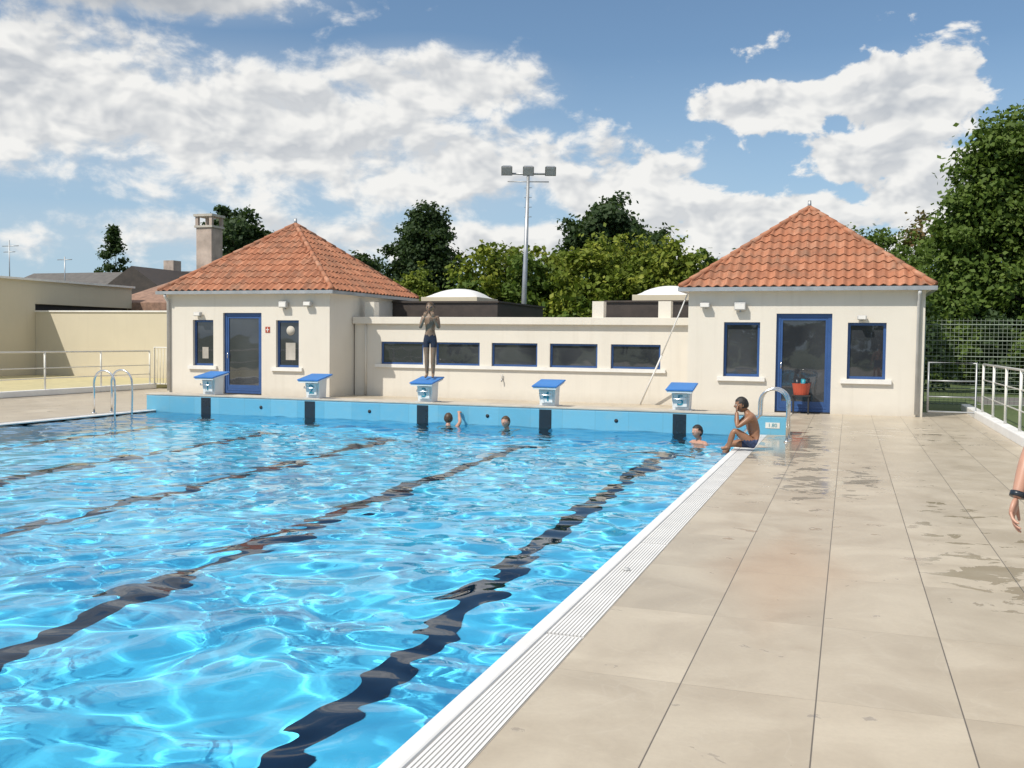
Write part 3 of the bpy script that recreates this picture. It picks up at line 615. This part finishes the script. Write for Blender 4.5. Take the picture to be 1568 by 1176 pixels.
# ------------------------------------------------------------------ people
def skinmat(name,col):
    m,t,b=newmat(name); p=geoco(t); n=t.noise(p,9,3)
    t.put(b.inputs['Base Color'],t.mix(t.mr(n,.3,.7),(*[c*.88 for c in col],1),(*[min(1,c*1.1) for c in col],1)))
    b.inputs['Roughness'].default_value=.42; return m
SK2=skinmat('skin_fair',(.52,.28,.195)); SK3=skinmat('skin_brown',(.30,.145,.08)); SK4=skinmat('skin_shade',(.24,.155,.10))
M_hair=simple('black_hair',(.015,.012,.010),.5,var=.4,scale=60,bump=.5,bscale=150); M_hair2=simple('brown_hair',(.07,.04,.02),.5,var=.4,scale=60)
M_trunk=simple('swim_trunks',(.015,.02,.04),.7); M_trunk2=simple('patterned_trunks',(.03,.05,.12),.7,var=.5,scale=30); M_eye=simple('eye_white',(.7,.68,.64),.2); M_lip=simple('lips',(.40,.15,.12),.5)
M_gog=simple('goggles',(.02,.03,.05),.15)
def skinned(name,verts,edges,radii,root,sub=2):
    me=bpy.data.meshes.new(name); me.from_pydata([tuple(v) for v in verts],edges,[]); o=bpy.data.objects.new(name,me); COL.objects.link(o)
    o.modifiers.new('s','SKIN'); o.modifiers['s'].use_smooth_shade=True
    for i,sv in enumerate(me.skin_vertices[0].data):
        r=radii[i]; sv.radius=r if isinstance(r,tuple) else (r,r); sv.use_root=(i==root)
    s=o.modifiers.new('u','SUBSURF'); s.levels=sub; s.render_levels=sub
    dg=bpy.context.evaluated_depsgraph_get(); ev=o.evaluated_get(dg); nm=bpy.data.meshes.new_from_object(ev)
    vs=[v.co.copy() for v in nm.vertices]; fs=[tuple(p.vertices) for p in nm.polygons]
    bpy.data.objects.remove(o); return vs,fs
def head(par,c,yaw,pitch,h,sk,hair,goggles=False,longer=False):
    M_=Matrix.Translation(c)@Matrix.Rotation(yaw,4,'Z')@Matrix.Rotation(pitch,4,'X')
    bm=bmesh.new(); bmesh.ops.create_icosphere(bm,subdivisions=5,radius=1)
    def shape(q):
        x,y,z=q; wx=.36-.11*max(0,-z)**1.3+ .01*z; wy=.43-.05*max(0,-z)
        o=Vector((x*wx,y*wy,z*.5)); 
        if y<0:
            o.y-= .11*math.exp(-((x/.13)**2+((z+.12)/.17)**2))
            o.y+= .035*math.exp(-(((abs(x)-.38)/.17)**2+((z-.05)/.13)**2))
            o.y-= .035*math.exp(-((x/.25)**2+((z+.45)/.07)**2))
            o.y-= .04*math.exp(-((x/.25)**2+((z+.80)/.16)**2))
        return o*h
    for v in bm.verts: v.co=shape(v.co)
    b2=bm.copy()
    bmesh.ops.transform(bm,matrix=M_,verts=bm.verts); bm_obj('head',bm,sk,par,True)
    def keep(f):
        q=f.calc_center_median()/h; return q.z>.26 or (q.y>-.02 and q.z>(-.30 if longer else -.2)) or (q.z>.12 and abs(q.x)>.30 and q.y>-.2)
    bmesh.ops.delete(b2,geom=[f for f in b2.faces if not keep(f)],context='FACES')
    for v in b2.verts:
        n=mnoise.noise(v.co*60/h*.14)*.03+mnoise.noise(v.co*90)*.02; v.co*=1.07+n
    bmesh.ops.transform(b2,matrix=M_,verts=b2.verts); bm_obj('hair',b2,hair,par,True)
    for s in(-1,1):
        b3=bmesh.new(); bmesh.ops.create_uvsphere(b3,u_segments=10,v_segments=8,radius=1)
        for v in b3.verts: v.co=Vector((s*.355+v.co.x*.03,.03+v.co.y*.07,-.02+v.co.z*.12))*h
        bmesh.ops.transform(b3,matrix=M_,verts=b3.verts); bm_obj('ear',b3,sk,par,True)
        b3=bmesh.new(); bmesh.ops.create_uvsphere(b3,u_segments=10,v_segments=8,radius=1); rr=.075 if goggles else .05
        for v in b3.verts: v.co=Vector((s*.145+v.co.x*rr,-.36+v.co.y*.05,.035+v.co.z*rr*.75))*h
        bmesh.ops.transform(b3,matrix=M_,verts=b3.verts); bm_obj('eye',b3,M_gog if goggles else M_eye,par,True)
        if not goggles:
            b3=bmesh.new(); bmesh.ops.create_uvsphere(b3,u_segments=8,v_segments=6,radius=.024)
            for v in b3.verts: v.co=(v.co+Vector((s*.145,-.40,.035)))*h
            bmesh.ops.transform(b3,matrix=M_,verts=b3.verts); bm_obj('iris',b3,M_black,par,True)
    b3=bmesh.new(); bmesh.ops.create_uvsphere(b3,u_segments=10,v_segments=6,radius=1)
    for v in b3.verts: v.co=Vector((v.co.x*.11,-.425+v.co.y*.02,-.225+v.co.z*.022))*h
    bmesh.ops.transform(b3,matrix=M_,verts=b3.verts); bm_obj('mouth',b3,M_lip,par,True)
def hand(par,wrist,dirv,palmn,size,side,sk,curl=.5):
    d=Vector(dirv).normalized(); n=Vector(palmn); n=(n-d*n.dot(d)).normalized(); s=d.cross(n)*side; w=Vector(wrist); L=size
    Vv=[];Fv=[]
    def add(v,f): b=len(Vv); Vv.extend(v); Fv.extend([tuple(i+b for i in q) for q in f])
    bm=bmesh.new(); bmesh.ops.create_uvsphere(bm,u_segments=14,v_segments=10,radius=1)
    vs=[]
    for v in bm.verts:
        q=v.co; q=Vector([math.copysign(abs(c)**.75,c) for c in q]); wd=.21*(1+.12*q.x)
        vs.append(w+d*(.24+q.x*.28)*L+s*q.y*wd*L+n*q.z*.085*L)
    add(vs,[tuple(v.index for v in f.verts) for f in bm.faces]); bm.free()
    for i,(off,ln) in enumerate(((.155,.42),(.055,.48),(-.05,.45),(-.15,.36))):
        p0=w+(d*.40+s*off)*L; pts=[p0]; a=curl*.25; cur=p0
        for j,fr in enumerate((.2,.42,.32,.26)):
            a+=curl*(.0 if j==0 else .55)+i*.03; dd=(d*math.cos(a)+n*math.sin(a)+s*off*.5).normalized(); cur=cur+dd*ln*fr*L*1.05; pts.append(cur)
        vs,fs=skinned('f',pts,[(k,k+1) for k in range(len(pts)-1)],[.046*L,.046*L,.043*L,.038*L,.03*L],0,2); add(vs,fs)
    pts=[w+(d*.10+s*.10)*L,w+(d*.24+s*.25+n*.04)*L,w+(d*.38+s*.33+n*.09)*L,w+(d*.50+s*.35+n*.14)*L]
    vs,fs=skinned('t',pts,[(0,1),(1,2),(2,3)],[.075*L,.058*L,.05*L,.035*L],0,2); add(vs,fs)
    mkobj('hand',Vv,Fv,sk,par,smooth=True)
def person(name,H,loc,yaw,J,sk,hair,trunks,headyaw=0,headpitch=0,hands=None,goggles=False,headc=None,longer=False):
    e=empty(name); Rz=Matrix.Rotation(yaw,3,'Z'); loc=Vector(loc)
    base=dict(pelvis=(0,.0,.525),waist=(0,0,.61),chest=(0,0,.70),uchest=(0,.005,.775),neck=(0,.008,.83),hb=(0,0,.885),
      shL=(.095,.0,.795),elL=(.13,.01,.635),wrL=(.14,-.03,.49),shR=(-.095,0,.795),elR=(-.13,.01,.635),wrR=(-.14,-.03,.49),
      hiL=(.052,0,.50),knL=(.055,-.012,.285),anL=(.055,.012,.045),toL=(.06,-.085,.018),hiR=(-.052,0,.50),knR=(-.055,-.012,.285),anR=(-.055,.012,.045),toR=(-.06,-.085,.018))
    base.update(J or {})
    P={k:loc+Rz@(Vector(v)*H) for k,v in base.items()}
    P['tL']=P['hiL'].lerp(P['knL'],.35);P['tR']=P['hiR'].lerp(P['knR'],.35); P['cL']=P['knL'].lerp(P['anL'],.35);P['cR']=P['knR'].lerp(P['anR'],.35)
    P['faL']=P['elL'].lerp(P['wrL'],.3);P['faR']=P['elR'].lerp(P['wrR'],.3); P['uaL']=P['shL'].lerp(P['elL'],.4);P['uaR']=P['shR'].lerp(P['elR'],.4)
    rad=dict(pelvis=.068,waist=.060,chest=.070,uchest=.062,neck=.032,hb=.033,shL=.036,uaL=.029,elL=.023,faL=.025,wrL=.016,hiL=.052,tL=.048,knL=.033,cL=.035,anL=.02,toL=.017)
    for k in list(rad):
        if k.endswith('L'): rad[k[:-1]+'R']=rad[k]
    keys=list(P); idx={k:i for i,k in enumerate(keys)}
    E=[('pelvis','waist'),('waist','chest'),('chest','uchest'),('uchest','neck'),('neck','hb')]
    for s in 'LR': E+=[('uchest','sh'+s),('sh'+s,'ua'+s),('ua'+s,'el'+s),('el'+s,'fa'+s),('fa'+s,'wr'+s),('pelvis','hi'+s),('hi'+s,'t'+s),('t'+s,'kn'+s),('kn'+s,'c'+s),('c'+s,'an'+s),('an'+s,'to'+s)]
    vs,fs=skinned(name,[P[k] for k in keys],[(idx[a],idx[b]) for a,b in E],[rad[k]*H for k in keys],idx['pelvis'],2)
    mi=[]
    def segd(c,a,b,tm):
        ab=b-a; tt=(c-a).dot(ab)/ab.length_squared; return tt<tm and tt>-.5 and (c-(a+ab*max(0,min(1,tt)))).length<.085*H
    for f in fs:
        c=sum((vs[i] for i in f),Vector())/len(f); m=0
        if segd(c,P['hiL'],P['knL'],.42) or segd(c,P['hiR'],P['knR'],.42) or (c-P['pelvis']).length<.05*H: m=1
        if (c-P['waist']).length<(c-P['pelvis']).length: m=0
        mi.append(m)
    mkobj('body',vs,fs,[sk,trunks],e,smooth=True,midx=mi)
    hh=.150*H; c=headc and loc+Rz@(Vector(headc)*H) or P['hb']+(P['hb']-P['neck']).normalized()*.042*H+Rz@Vector((0,-.018,0))*H
    head(e,c,yaw+headyaw,headpitch,hh,sk,hair,goggles,longer)
    for s,sg in (('L',1),('R',-1)):
        hd=(hands or {}).get(s); dv=(P['wr'+s]-P['el'+s]).normalized(); pn=Rz@Vector((-sg,-.1,0)); cu=.5
        if hd: dv=Rz@Vector(hd[0]); pn=Rz@Vector(hd[1]); cu=hd[2]
        hand(e,P['wr'+s],dv,pn,.105*H,sg,sk,cu)
    return e,P
person('standing_boy',1.50,(-7.80,17.72,.815),math.radians(14),dict(elL=(.125,-.05,.66),wrL=(.055,-.12,.80),elR=(-.125,-.05,.66),wrR=(-.055,-.12,.80),anL=(.04,.012,.045),anR=(-.04,.012,.045),toL=(.05,-.08,.018),toR=(-.05,-.08,.018),knL=(.042,-.01,.285),knR=(-.042,-.01,.285)),
   SK4,M_hair2,M_trunk,hands={'L':((-.15,-.1,1),(-.3,1,.2),.8),'R':((.15,-.1,1),(.3,1,.2),.8)},goggles=True)
person('sitting_boy',1.50,(-1.27,14.75,0),math.radians(-78),dict(pelvis=(0,.0,.075),waist=(0,-.005,.155),chest=(0,-.03,.245),uchest=(0,-.06,.315),neck=(0,-.085,.365),hb=(0,-.105,.41),
   shL=(.10,-.065,.33),shR=(-.10,-.065,.33),elL=(.115,-.19,.235),wrL=(.045,-.19,.385),elR=(-.105,-.175,.235),wrR=(-.04,-.185,.375),
   hiL=(.05,-.03,.07),hiR=(-.05,-.03,.07),knL=(.075,-.215,.21),knR=(-.05,-.25,.055),anL=(.07,-.27,.03),anR=(-.05,-.33,-.16),toL=(.07,-.34,.018),toR=(-.05,-.41,-.19)),
   SK3,M_hair,M_trunk2,headpitch=.15,hands={'L':((-.25,.15,1),(0,1,.1),.6),'R':((.2,.15,1),(0,1,.1),.6)})
person('swimmer',1.45,(-7.10,17.0,-1.25),math.radians(200),dict(elR=(-.15,-.06,.88),wrR=(-.13,-.20,.99),knL=(.06,-.1,.30),knR=(-.06,-.06,.30)),SK2,M_hair2,M_trunk,hands={'R':((0,-.8,.3),(0,-.1,-1),.5)},headpitch=-.1)
person('swimmer.001',1.45,(-5.92,16.95,-1.26),math.radians(-10),dict(elL=(.2,-.03,.74),elR=(-.2,-.03,.74),wrL=(.2,-.15,.74),wrR=(-.2,-.15,.74)),SK2,M_hair2,M_trunk,longer=True)
person('swimmer.002',1.45,(-2.26,15.9,-1.20),math.radians(-40),dict(elL=(.2,-.03,.74),elR=(-.2,-.03,.74),wrL=(.2,-.15,.76),wrR=(-.2,-.15,.76)),SK2,M_hair,M_trunk,longer=True)
e,P=person('bystander',1.66,(1.10,5.25,0),math.radians(-15),dict(elR=(-.160,.01,.64),wrR=(-.185,-.05,.505)),SK2,M_hair2,M_trunk2)
w=P['wrR'].lerp(P['elR'],.10); dv=(P['elR']-P['wrR']).normalized(); tubes('wrist_band',[([w-dv*.012,w+dv*.012],.036)],M_black,e,16)
print('done')
